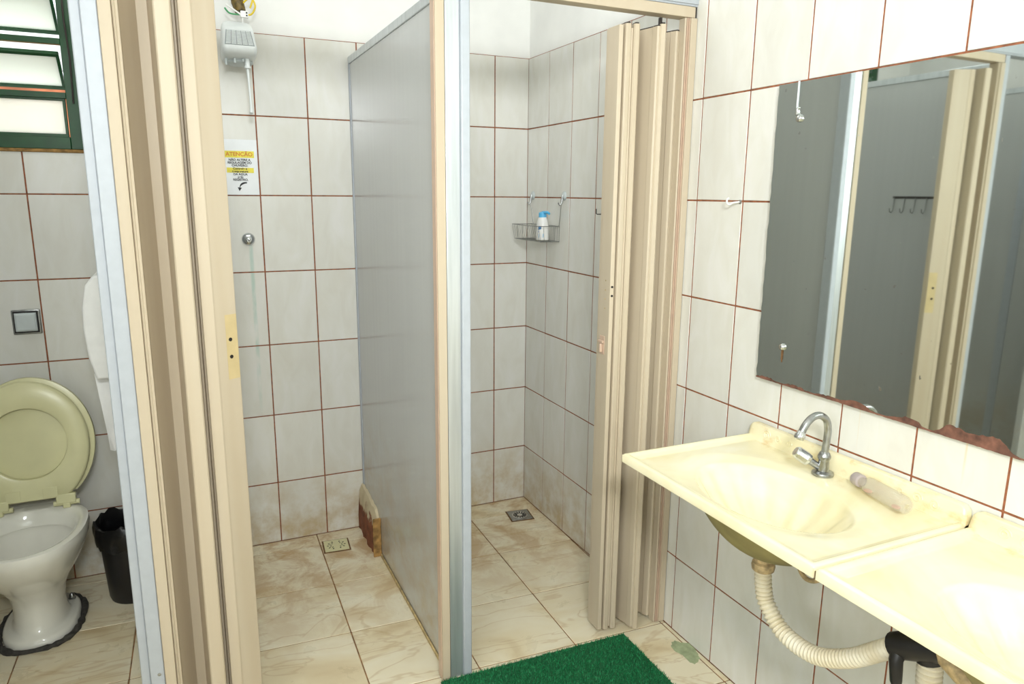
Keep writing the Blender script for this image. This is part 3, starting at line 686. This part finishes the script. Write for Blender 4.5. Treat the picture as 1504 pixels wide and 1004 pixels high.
# drains
def drain(name, label, cx, cy, rot, mat, pattern):
    o = thing(name, label, 'drain', (cx, cy, 0))
    def R(x_, y_): c, s_ = math.cos(rot), math.sin(rot); return (cx+c*x_-s_*y_, cy+s_*x_+c*y_)
    h = .05
    MB().prism([R(-h-.006, -h-.006), R(h+.006, -h-.006), R(h+.006, h+.006), R(-h-.006, h+.006)], -.001, .0012).build('surround', 'brown_grime', o)
    MB().prism([R(-h, -h), R(h, -h), R(h, h), R(-h, h)], .0013, .0035).build('plate', mat, o, 40, .0008)
    k = 0
    if pattern == 'star':
        MB().lathe([(.036, .0036), (.034, .0048), (.030, .0044)], (cx, cy, 0), (0, 0, 1), 28).build('ring', 'chrome', o, 40)
        for i in range(14):
            a = 2*math.pi*i/14
            q = [R((.013+dr_)*math.cos(a+da), (.013+dr_)*math.sin(a+da)) for dr_, da in ((0, -.13), (.019, -.10), (.019, .10), (0, .13))]
            MB().prism(q, .0046, .0052).build('slot', 'black_hole', o)
    else:
        for sgn in (1, -1):
            for i in range(9):
                a = math.radians(-70+140*i/8)+(0 if sgn > 0 else math.pi)
                for r0 in (.016, .027):
                    q = [R(sgn*.004+(r0+dr_)*math.cos(a+da), (r0+dr_)*math.sin(a+da)) for dr_, da in ((0, -.07), (.008, -.07), (.008, .07), (0, .07))]
                    if i % 2 == (r0 > .02): continue
                    MB().prism(q, .0036, .0042).build('slot', 'black_hole', o)
drain('floor_drain', 'square cream floor drain in the left shower', -.957, -.139, -.08, 'cream_plastic', 'arc')
drain('floor_drain', 'square steel floor drain with radial slots in the right shower', -.110, -.187, -.14, 'dull_chrome', 'star')

# ------------------------------------------------------------------ right shower: wire basket and bottle
bs = thing('wire_basket', 'small wire basket hanging from two suction hooks in the right shower', 'basket', (-.05, -.19, 1.28))
by0, by1, bz0, bz1, bd = -.065, -.325, 1.288, 1.352, .105
def rect(z_, d, y0, y1): return [(-.006, y0, z_), (-.006, y1, z_), (-d, y1, z_), (-d, y0, z_)]
for z_, d in ((bz1, bd), (bz0, bd-.012)): MB().tube(rect(z_, d, by0, by1), .0018, 6, False, True).build('hoop', 'steel_wire', bs, 60)
for i in range(15):
    yy = by0+(by1-by0)*i/14
    MB().tube([(-.006, yy, bz1), (-.006, yy, bz0), (-bd+.012, yy, bz0), (-bd, yy, bz1)], .0009, 5).build('wire', 'steel_wire', bs, 60)
for xx in (-.03, -.055, -.08): MB().tube([(xx, by0, bz1), (xx*.95, by0, bz0), (xx*.95, by1, bz0), (xx, by1, bz1)], .0009, 5).build('wire', 'steel_wire', bs, 60)
for hy, yy in ((-.062, -.078), (-.357, -.322)):
    MB().tube([(-.016, hy, 1.450), (-.010, (hy+yy)/2, 1.40), (-.006, yy, bz1)], .0012, 6).build('hanger', 'steel_wire', bs, 60)
for k, hy in enumerate((-.062, -.357)):
    h = thing('suction_hook', ('grey suction hook holding the basket, the one nearer the shower corner', 'grey suction hook holding the basket, the one nearer the folding door')[k], 'hook', (0, hy, 1.47), 'suction hooks of the wire basket')
    MB().lathe([(.019, .0022), (.018, .005), (.010, .009), (.004, .011)], (0, hy, 1.478), (-1, 0, 0), 20).build('suction_cup', 'shower_grey', h, 45)
    MB().tube([(-.010, hy, 1.482), (-.013, hy, 1.462), (-.016, hy-.002, 1.447), (-.024, hy, 1.440), (-.030, hy+.002, 1.450)], [.004, .005, .004, .0035, .003], 8).build('prong', 'dull_chrome', h, 55)
bo = thing('pump_bottle', 'white bottle with light blue cap standing in the wire basket', 'bottle', (-.055, -.265, 1.29))
m = MB(); m.loft([ov(-.055, -.265, hw, hd_, hd_, z, 24, 2.3) for z, hw, hd_ in ((1.2915, .022, .026), (1.294, .026, .030), (1.335, .026, .030), (1.365, .022, .027), (1.385, .017, .020), (1.392, .012, .013))]); m.build('bottle_body', 'white_plastic', bo, 50)
m = MB(); m.loft([ov(-.055, -.265, r, r, r, z, 20, 2) for z, r in ((1.388, .017), (1.406, .017), (1.411, .010))]); cp = m.build('cap', 'blue_plastic', bo, 45)
MB().tube([(-.055, -.265, 1.407), (-.050, -.300, 1.409), (-.048, -.312, 1.404)], [.007, .006, .005], 10).build('spout', 'blue_plastic', cp, 50)
for z0, z1, mt, a0, a1 in ((1.304, 1.320, 'blue_plastic', 205, 250), (1.326, 1.330, 'label_blue', 200, 245), (1.335, 1.352, 'label_blue', 198, 228)):
    rr = []
    for z_ in (z0, z1):
        rr.append([(-.055+.0268*math.cos(math.radians(a)), -.265+.0306*math.sin(math.radians(a)), z_) for a in range(a0, a1+1, 5)])
    MB().loft(rr, False, False, False).build('label_print', mt, bo, 60)
hk = thing('l_hook', 'thin metal L-shaped hook on the shower wall behind the folding door', 'hook', (0, -.64, 1.41))
MB().tube([(-.001, -.655, 1.412), (-.022, -.655, 1.412), (-.026, -.655, 1.414), (-.027, -.655, 1.432)], .0018, 8).build('hook_wire', 'dark_rubber', hk, 60)
MB().lathe([(.005, .0022), (.005, .0035)], (0, -.655, 1.412), (-1, 0, 0), 12).build('hook_base', 'dull_chrome', hk, 50)

# ------------------------------------------------------------------ basins
def smooth_rim(s_, d, W, D):
    e = min(s_, W-s_, D-d); b = 0
    b = .007*(1-sst(.010, .022, e))+.0035*(1-sst(.022, .034, e))
    return b-.004*(1-sst(0, .006, e))
def basin(label, Y0, W=.636, D=.45, Z0=.812, cs=.325):
    o = thing('wash_basin', label, 'basin', (0, Y0-W/2, Z0), 'cream basins under the mirror')
    nu, nv = 150, 104; dc = .255; vt = []; vb = []
    for i in range(nu+1):
        for j in range(nv+1):
            s_, d = W*i/nu, .005+(D-.005)*j/nv
            a, b = (s_-cs)/.205, (d-dc)/.142; r = math.hypot(a, b); th = math.atan2(b, a)
            z = Z0+smooth_rim(s_, d if d > .05 else .2, W, D)
            dep = .008*(1-sst(.96, 1.28, r))+.130*(1-min(1, r)**2.3)**1.15
            fl_ = math.cos(th*14)*.0042*sst(.40, .62, r)*(1-sst(.90, .99, r))
            z -= dep+fl_
            vt.append((-d, Y0-s_, z))
            e = min(s_, W-s_, D-d)
            zb = Z0-.009 if e > .012 else Z0-.013
            if r < 1.12: zb = min(zb, z-.008)
            vb.append((-d, Y0-s_, zb))
    m = MB(); N = nv+1; f = []; k0 = len(vt)
    for i in range(nu):
        for j in range(nv):
            q = (i*N+j, i*N+j+1, (i+1)*N+j+1, (i+1)*N+j); f.append(q); f.append(tuple(k0+x_ for x_ in reversed(q)))
    bd_ = [i*N for i in range(nu+1)]+[nu*N+j for j in range(1, N)]+[i*N+nv for i in range(nu-1, -1, -1)]+[j for j in range(nv-1, 0, -1)]
    for k in range(len(bd_)): a, b = bd_[k], bd_[(k+1) % len(bd_)]; f.append((a, b, k0+b, k0+a))
    m.add(vt+vb, f); m.build('deck_and_bowl', 'marble', o, 60)
    rg = []                                              # rough unpolished shell under the bowl
    for k in range(15):
        q = 1.10*(1-k/14); zz = Z0-.010-.146*(1-min(1, q/1.10)**2.6)**.9
        rg.append([(-dc+.140*q*math.sin(2*math.pi*i/40), Y0-cs+.196*q*math.cos(2*math.pi*i/40), zz) for i in range(40)])
    MB().loft(rg[:-1], False, True).build('bowl_underside', 'raw_resin', o, 60)
    ut = Z0+.046
    rr = []
    for s_, hh in ((0.0, .012), (.004, .036), (.010, .043), (.018, .046), (W-.018, .046), (W-.010, .043), (W-.004, .036), (W, .012)):
        rr.append([(-.0035, Y0-s_, Z0-.004), (-.030, Y0-s_, Z0-.004), (-.024, Y0-s_, Z0+hh*.35), (-.021, Y0-s_, Z0+hh-.003), (-.018, Y0-s_, Z0+hh), (-.0035, Y0-s_, Z0+hh)])
    us = MB().loft(rr).build('upstand', 'marble', o, 45)
    for c0, sg_ in ((.07, 1), (W-.07, -1)):
        for k, (ds, rad, turns, flip) in enumerate(((0, .014, 1.6, 1), (.042, .013, 1.4, -1), (.082, .010, 1.2, 1))):
            pts = []
            for q in range(26):
                u = q/25; a = u*turns*2*math.pi*flip*sg_; rd = rad*(1-.8*u)
                zc = Z0+.024+rd*math.sin(a)
                pts.append((-.0225+(zc-Z0-.024)*.09, Y0-(c0+sg_*ds+rd*math.cos(a)), zc))
            MB().tube(pts, .0022, 6).build('scroll', 'marble', us, 60)
    return o, Y0-cs, -dc
b1, by_, bx_ = basin('cream marbled wash basin with the tap and lying clear bottle', -1.526)
b2, by2, bx2 = basin('cream marbled wash basin cut off by the lower right corner', -2.168)
box('seam_grime', 'seam_dirt', b1, -.447, -.0035, -2.1676, -2.1624, .797, .8128, 0)
for o, yy in ((b1, by_), (b2, by2)):
    MB().lathe([(.024, 0), (.025, .002), (.019, .003), (.016, .0015)], (bx_, yy, .6738), (0, 0, 1), 24).build('waste_ring', 'dull_chrome', o, 40)
# tap
tp = thing('tap', 'chrome gooseneck tap with side lever standing on the basin', 'tap', (-.060, -1.826, .806))
MB().lathe([(.0255, 0), (.0265, .003), (.025, .007), (.019, .010), (.0155, .011)], (-.060, -1.826, .8125), (0, 0, 1), 30).build('base_flange', 'dull_chrome', tp, 40)
MB().lathe([(.0145, .010), (.0135, .014), (.0125, .040), (.013, .042), (.0155, .047), (.0155, .053), (.012, .060), (.0095, .063)], (-.060, -1.826, .809), (0, 0, 1), 26).build('tap_body', 'dull_chrome', tp, 40)
MB().tube(spline([(-.060, -1.826, .868), (-.057, -1.826, .905), (-.057, -1.826, .930), (-.066, -1.826, .954), (-.088, -1.826, .968), (-.112, -1.826, .966), (-.133, -1.826, .950), (-.146, -1.826, .928)], 7), .0088, 16).build('spout', 'dull_chrome', tp, 60)
MB().tube([(-.143, -1.826, .934), (-.1475, -1.826, .9255), (-.151, -1.826, .919), (-.152, -1.826, .916)], [.0095, .0125, .0125, .010], 16).build('aerator', 'chrome', tp, 50)
hd0 = Vector((-.066, -1.820, .830)); hdv = Vector((-.55, .35, .42)).normalized()
MB().tube([hd0, hd0+hdv*.030], [.008, .0095], 14).build('handle_neck', 'dull_chrome', tp, 50)
MB().lathe([(.010, .030), (.0155, .032), (.0165, .040), (.0160, .066), (.012, .072)], hd0, hdv, 10).build('handle', 'chrome', tp, 30, .001)
# bottle lying on the deck
cb = thing('clear_bottle', 'clear plastic bottle with pink residue lying beside the tap', 'bottle', (-.065, -2.0, .812))
c0 = Vector((-.052, -1.925, .8335)); c1 = Vector((-.088, -2.075, .8365)); ax = (c1-c0).normalized(); L = (c1-c0).length
MB().lathe([(.010, .0), (.011, .004), (.011, .016), (.019, .030), (.0205, .040), (.0205, L-.012), (.017, L-.002), (.006, L), (.006, L-.001), (.016, L-.004), (.0194, L-.013), (.0194, .041), (.018, .031), (.010, .016), (.010, .004)], c0, ax, 26, True, True).build('bottle_body', 'clear', cb, 50)
MB().lathe([(.014, -.016), (.0155, -.014), (.0155, .006), (.012, .008)], c0, ax, 20).build('cap', 'lilac', cb, 45)
for u, s_ in ((.035, .013), (L-.028, .012)):
    q = c0+ax*u-Vector((.004, 0, .0130)); rr = []
    for k in range(7):
        a = math.pi*k/6-math.pi/2; rr.append([tuple(q+ax*(s_*math.sin(a))+Vector((math.cos(t_)*.010*max(.05, math.cos(a)), math.sin(t_)*.003*0, .002+.003*math.sin(t_)*max(.05, math.cos(a))))) for t_ in [2*math.pi*i/10 for i in range(10)]])
    MB().loft(rr).build('residue', 'pink', cb, 60)
# waste hoses
def hose(name, label, pts, r, cat='hose'):
    o = thing(name, label, cat, Vector(pts[0]))
    P = spline(pts, 40); acc = [0]
    for k in range(1, len(P)): acc.append(acc[-1]+(P[k]-P[k-1]).length)
    n = int(acc[-1]/.0021); Q = []; k = 0
    for i in range(n+1):
        d = acc[-1]*i/n
        while k < len(acc)-2 and acc[k+1] < d: k += 1
        Q.append(P[k].lerp(P[k+1], (d-acc[k])/max(1e-9, acc[k+1]-acc[k])))
    prof = [0, .55, 1, 1, .55]
    MB().tube(Q, [r-.0046+.0046*prof[i % 5] for i in range(len(Q))], 18).build('corrugated_tube', 'hose', o, 75)
    return o
h1 = hose('waste_hose', 'cream corrugated waste hose looping under the first basin', [(bx_, by_, .612), (bx_+.002, by_-.004, .570), (bx_+.004, by_-.018, .530), (bx_+.006, by_-.075, .487), (bx_+.006, -2.015, .488), (bx_+.004, -2.10, .535), (bx_+.002, -2.17, .598), (bx_, -2.205, .632)], .0205)
MB().lathe([(.017, .0425), (.019, .0420), (.0195, .023), (.026, .019), (.0275, .012), (.026, .002), (.0205, -.002)], (bx_, by_, .612), (0, 0, 1), 24).build('tailpiece', 'stained_fitting', h1, 40)
h2 = hose('waste_hose', 'cream corrugated waste hose hanging down at the bottom right corner', [(bx_+.02, -2.262, .640), (bx_+.022, -2.264, .58), (bx_+.04, -2.265, .50), (bx_+.09, -2.262, .36), (bx_+.16, -2.26, .22), (bx_+.235, -2.26, .13)], .023)
tj = thing('pipe_tee', 'black taped pipe tee joining the two waste hoses', 'pipe fitting', (bx_, -2.23, .62))
MB().tube([(bx_, -2.203, .632), (bx_, -2.215, .640), (bx_+.006, -2.245, .652), (bx_+.012, -2.285, .668)], [.026, .0265, .025, .022], 18).build('sleeve', 'black_plastic', tj, 50)
MB().tube([(bx_-.004, -2.216, .636), (bx_-.020, -2.222, .618), (bx_-.018, -2.226, .575), (bx_-.016, -2.228, .560)], [.016, .013, .011, .007], 12).build('tape_tail', 'black_plastic', tj, 50)
MB().tube([(bx_+.016, -2.258, .654), (bx_+.020, -2.262, .634)], .0265, 16).build('collar', 'black_plastic', tj, 50)
MB().tube([(bx_+.012, -2.285, .668), (bx_+.008, -2.33, .650), (bx_+.0, -2.42, .622), (bx2, by2+.03, .612)], .019, 14).build('branch', 'stained_fitting', tj, 50)
fr_ = thing('supply_hose', 'brownish water supply hose looping under the seam of the two basins', 'hose', (-.06, -1.826, .78))
MB().tube(spline([(-.060, -1.826, .786), (-.064, -1.800, .68), (-.075, -1.790, .585), (-.085, -1.815, .545), (-.088, -1.855, .545), (-.070, -1.895, .585), (-.035, -1.915, .63), (-.004, -1.920, .65)], 8), .0062, 10).build('flexible_tube', 'stained_fitting', fr_, 60)
MB().lathe([(.012, -.003), (.012, .012), (.008, .014)], (0, -1.920, .65), (-1, 0, 0), 14).build('wall_nut', 'dull_chrome', fr_, 40)

# ------------------------------------------------------------------ mirror
MZ0, MZ1, MY0, MY1 = .990, 1.766, -1.534, -2.42
mi = thing('mirror', 'frameless wall mirror with rusted lower edge above the basins', 'mirror', (0, -1.96, MZ0))
random.seed(21)
edge = [(MY0, MZ1)]
for k in range(1, 40):
    edge.append((MY0+random.uniform(-.0016, .0012), MZ1-(MZ1-MZ0)*k/40))
edge.append((MY0-.002, MZ0+.002))
poly = [(a, b) for a, b in edge]+[(MY1, MZ0+.002), (MY1, MZ1)]
nP = len(poly)
mv = [(-.0025, a, b) for a, b in poly]+[(-.0065, a, b) for a, b in poly]
MB().add(mv, [tuple(range(nP)), tuple(range(nP, 2*nP))]+[(i, (i+1) % nP, nP+(i+1) % nP, nP+i) for i in range(nP)]).build('glass', 'mirror', mi)
def strip(name, mat, ys, h0, h1, x0=-.0067, th=.0007):
    n = len(ys); v = []
    for x_ in (x0, x0-th):
        v += [(x_, ys[i], h0[i]) for i in range(n)]+[(x_, ys[i], h1[i]) for i in range(n)]
    f = []
    for i in range(n-1):
        f += [(i, i+1, n+i+1, n+i), (2*n+i, 2*n+i+1, 3*n+i+1, 3*n+i), (i, i+1, 2*n+i+1, 2*n+i), (n+i, n+i+1, 3*n+i+1, 3*n+i)]
    MB().add(v, f).build(name, mat, mi)
ys = [MY0-(MY0-MY1)*k/130 for k in range(131)]
def rusth(y_):
    d = -y_; b = .004+.0035*math.sin(d*61)+random.uniform(-.002, .002)
    b += .010*sst(1.78, 1.84, d)*(1-sst(1.86, 1.90, d))+.008*sst(1.97, 2.0, d)*(1-sst(2.02, 2.05, d))+.020*sst(2.06, 2.10, d)*(1-sst(2.19, 2.235, d))
    return max(.002, b)
strip('rust_edge', 'rust', ys, [MZ0-.001-random.uniform(0, .001) for _ in ys], [MZ0+rusth(y_) for y_ in ys])
strip('worn_streak', 'bare_glass', [-1.598-.0006*k for k in range(11)], [1.690+random.uniform(-.004, .004)+.016*abs(k-5)/5 for k in range(11)], [1.7685]*11)
strip('rust_streak', 'brown_grime', [-1.618-.0007*k for k in range(11)], [1.045+.012*abs(k-5)/5+random.uniform(0, .004) for k in range(11)], [1.086-random.uniform(0, .003) for _ in range(11)])
for yy, zz in ((-1.613, 1.677), (-1.621, 1.091)):
    s_ = MB().lathe([(.009, .0066), (.0095, .009), (.008, .013), (.004, .016)], (0, yy, zz), (-1, 0, 0), 20).build('mirror_screw', 'chrome', mi, 50)
MB().tube([(-.010, -1.606, 1.686), (-.009, -1.603, 1.698), (-.008, -1.606, 1.704)], [.004, .003, .003], 8).build('screw_washer', 'chrome', mi, 50)
mi.location.x = -.0066; mi.rotation_euler = (0, 0, .014)      # the mirror does not sit quite flat on the tiles
wh = thing('wall_hook', 'small white hook on the tiles between folding door and mirror', 'hook', (0, -1.395, 1.468))
MB().lathe([(.006, .0018), (.006, .004), (.003, .006)], (0, -1.402, 1.468), (-1, 0, 0), 14).build('screw_base', 'dull_chrome', wh, 50)
MB().tube(spline([(-.003, -1.402, 1.468), (-.022, -1.396, 1.466), (-.030, -1.390, 1.461), (-.036, -1.386, 1.464), (-.037, -1.386, 1.474), (-.032, -1.388, 1.479)], 5), .0026, 8).build('hook_arm', 'white_plastic', wh, 60)
# hook rack on the shower side of the toilet partition (seen in the mirror)
hr = thing('hook_rack', 'dark metal hook rail on the shower partition, seen in the mirror', 'hook rack', (-1.595, -.76, 1.47))
box('rail', 'dark_rubber', hr, -1.5975, -1.5945, -1.02, -.735, 1.478, 1.488, .001)
for k in range(6):
    yy = -.745-.052*k
    MB().tube([(-1.593, yy, 1.482), (-1.590, yy, 1.45), (-1.588, yy, 1.425), (-1.580, yy, 1.414), (-1.568, yy, 1.418), (-1.565, yy, 1.434)], .0022, 8).build('hook', 'steel_wire', hr, 60)

# ------------------------------------------------------------------ green mat, floor stain
mt = thing('turf_mat', 'green artificial turf mat on the floor in front of the showers', 'mat', (-.50, -1.55, 0))
mc = [(-.835, -1.157), (-.178, -1.176), (-.185, -2.0), (-.84, -1.98)]
MB().prism(list(reversed(mc)), .0005, .007).build('backing', 'mat_base', mt, 0, .002, 1)
random.seed(9); vv = []; ff = []
for k in range(36000):
    u, v_ = random.random(), random.random()
    x_ = (1-v_)*((1-u)*mc[0][0]+u*mc[1][0])+v_*((1-u)*mc[3][0]+u*mc[2][0]); y_ = (1-v_)*((1-u)*mc[0][1]+u*mc[1][1])+v_*((1-u)*mc[3][1]+u*mc[2][1])
    a = random.uniform(0, 6.283); l = random.uniform(.006, .011); b = .0016; t_ = random.uniform(.002, .006); c_ = random.uniform(0, 6.283)
    k0 = len(vv)
    vv += [(x_-b*math.cos(a), y_-b*math.sin(a), .006), (x_+b*math.cos(a), y_+b*math.sin(a), .006), (x_+t_*math.cos(c_), y_+t_*math.sin(c_), .006+l)]
    ff.append((k0, k0+1, k0+2))
pl = MB(); pl.v = vv; pl.f = ff
me = bpy.data.meshes.new('pile'); off = mt.location; me.from_pydata([(a-off.x, b-off.y, c-off.z) for a, b, c in vv], [], ff); me.materials.append(M('turf'))
po = bpy.data.objects.new('pile', me); COL.objects.link(po); po.parent = mt; po['kind'] = 'stuff'
random.seed(14); rr = []
for k in range(44):
    a = 2*math.pi*k/44; r = 1+.13*math.sin(a*3+1)+.08*math.sin(a*5)+random.uniform(-.06, .06); rr.append((-.036+.034*r*math.cos(a), -1.335+.060*r*math.sin(a)))
tag(MB().add([(-.036, -1.335, .0006)]+[(a, b, .0005) for a, b in rr]+[(a, b, 0) for a, b in rr], [(0, 1+k, 1+(k+1) % 44) for k in range(44)]+[(1+k, 45+k, 45+(k+1) % 44, 1+(k+1) % 44) for k in range(44)]).build('floor_stain', 'green_stain'), 'irregular pale green stain on the floor tile beside the mat', 'stain')
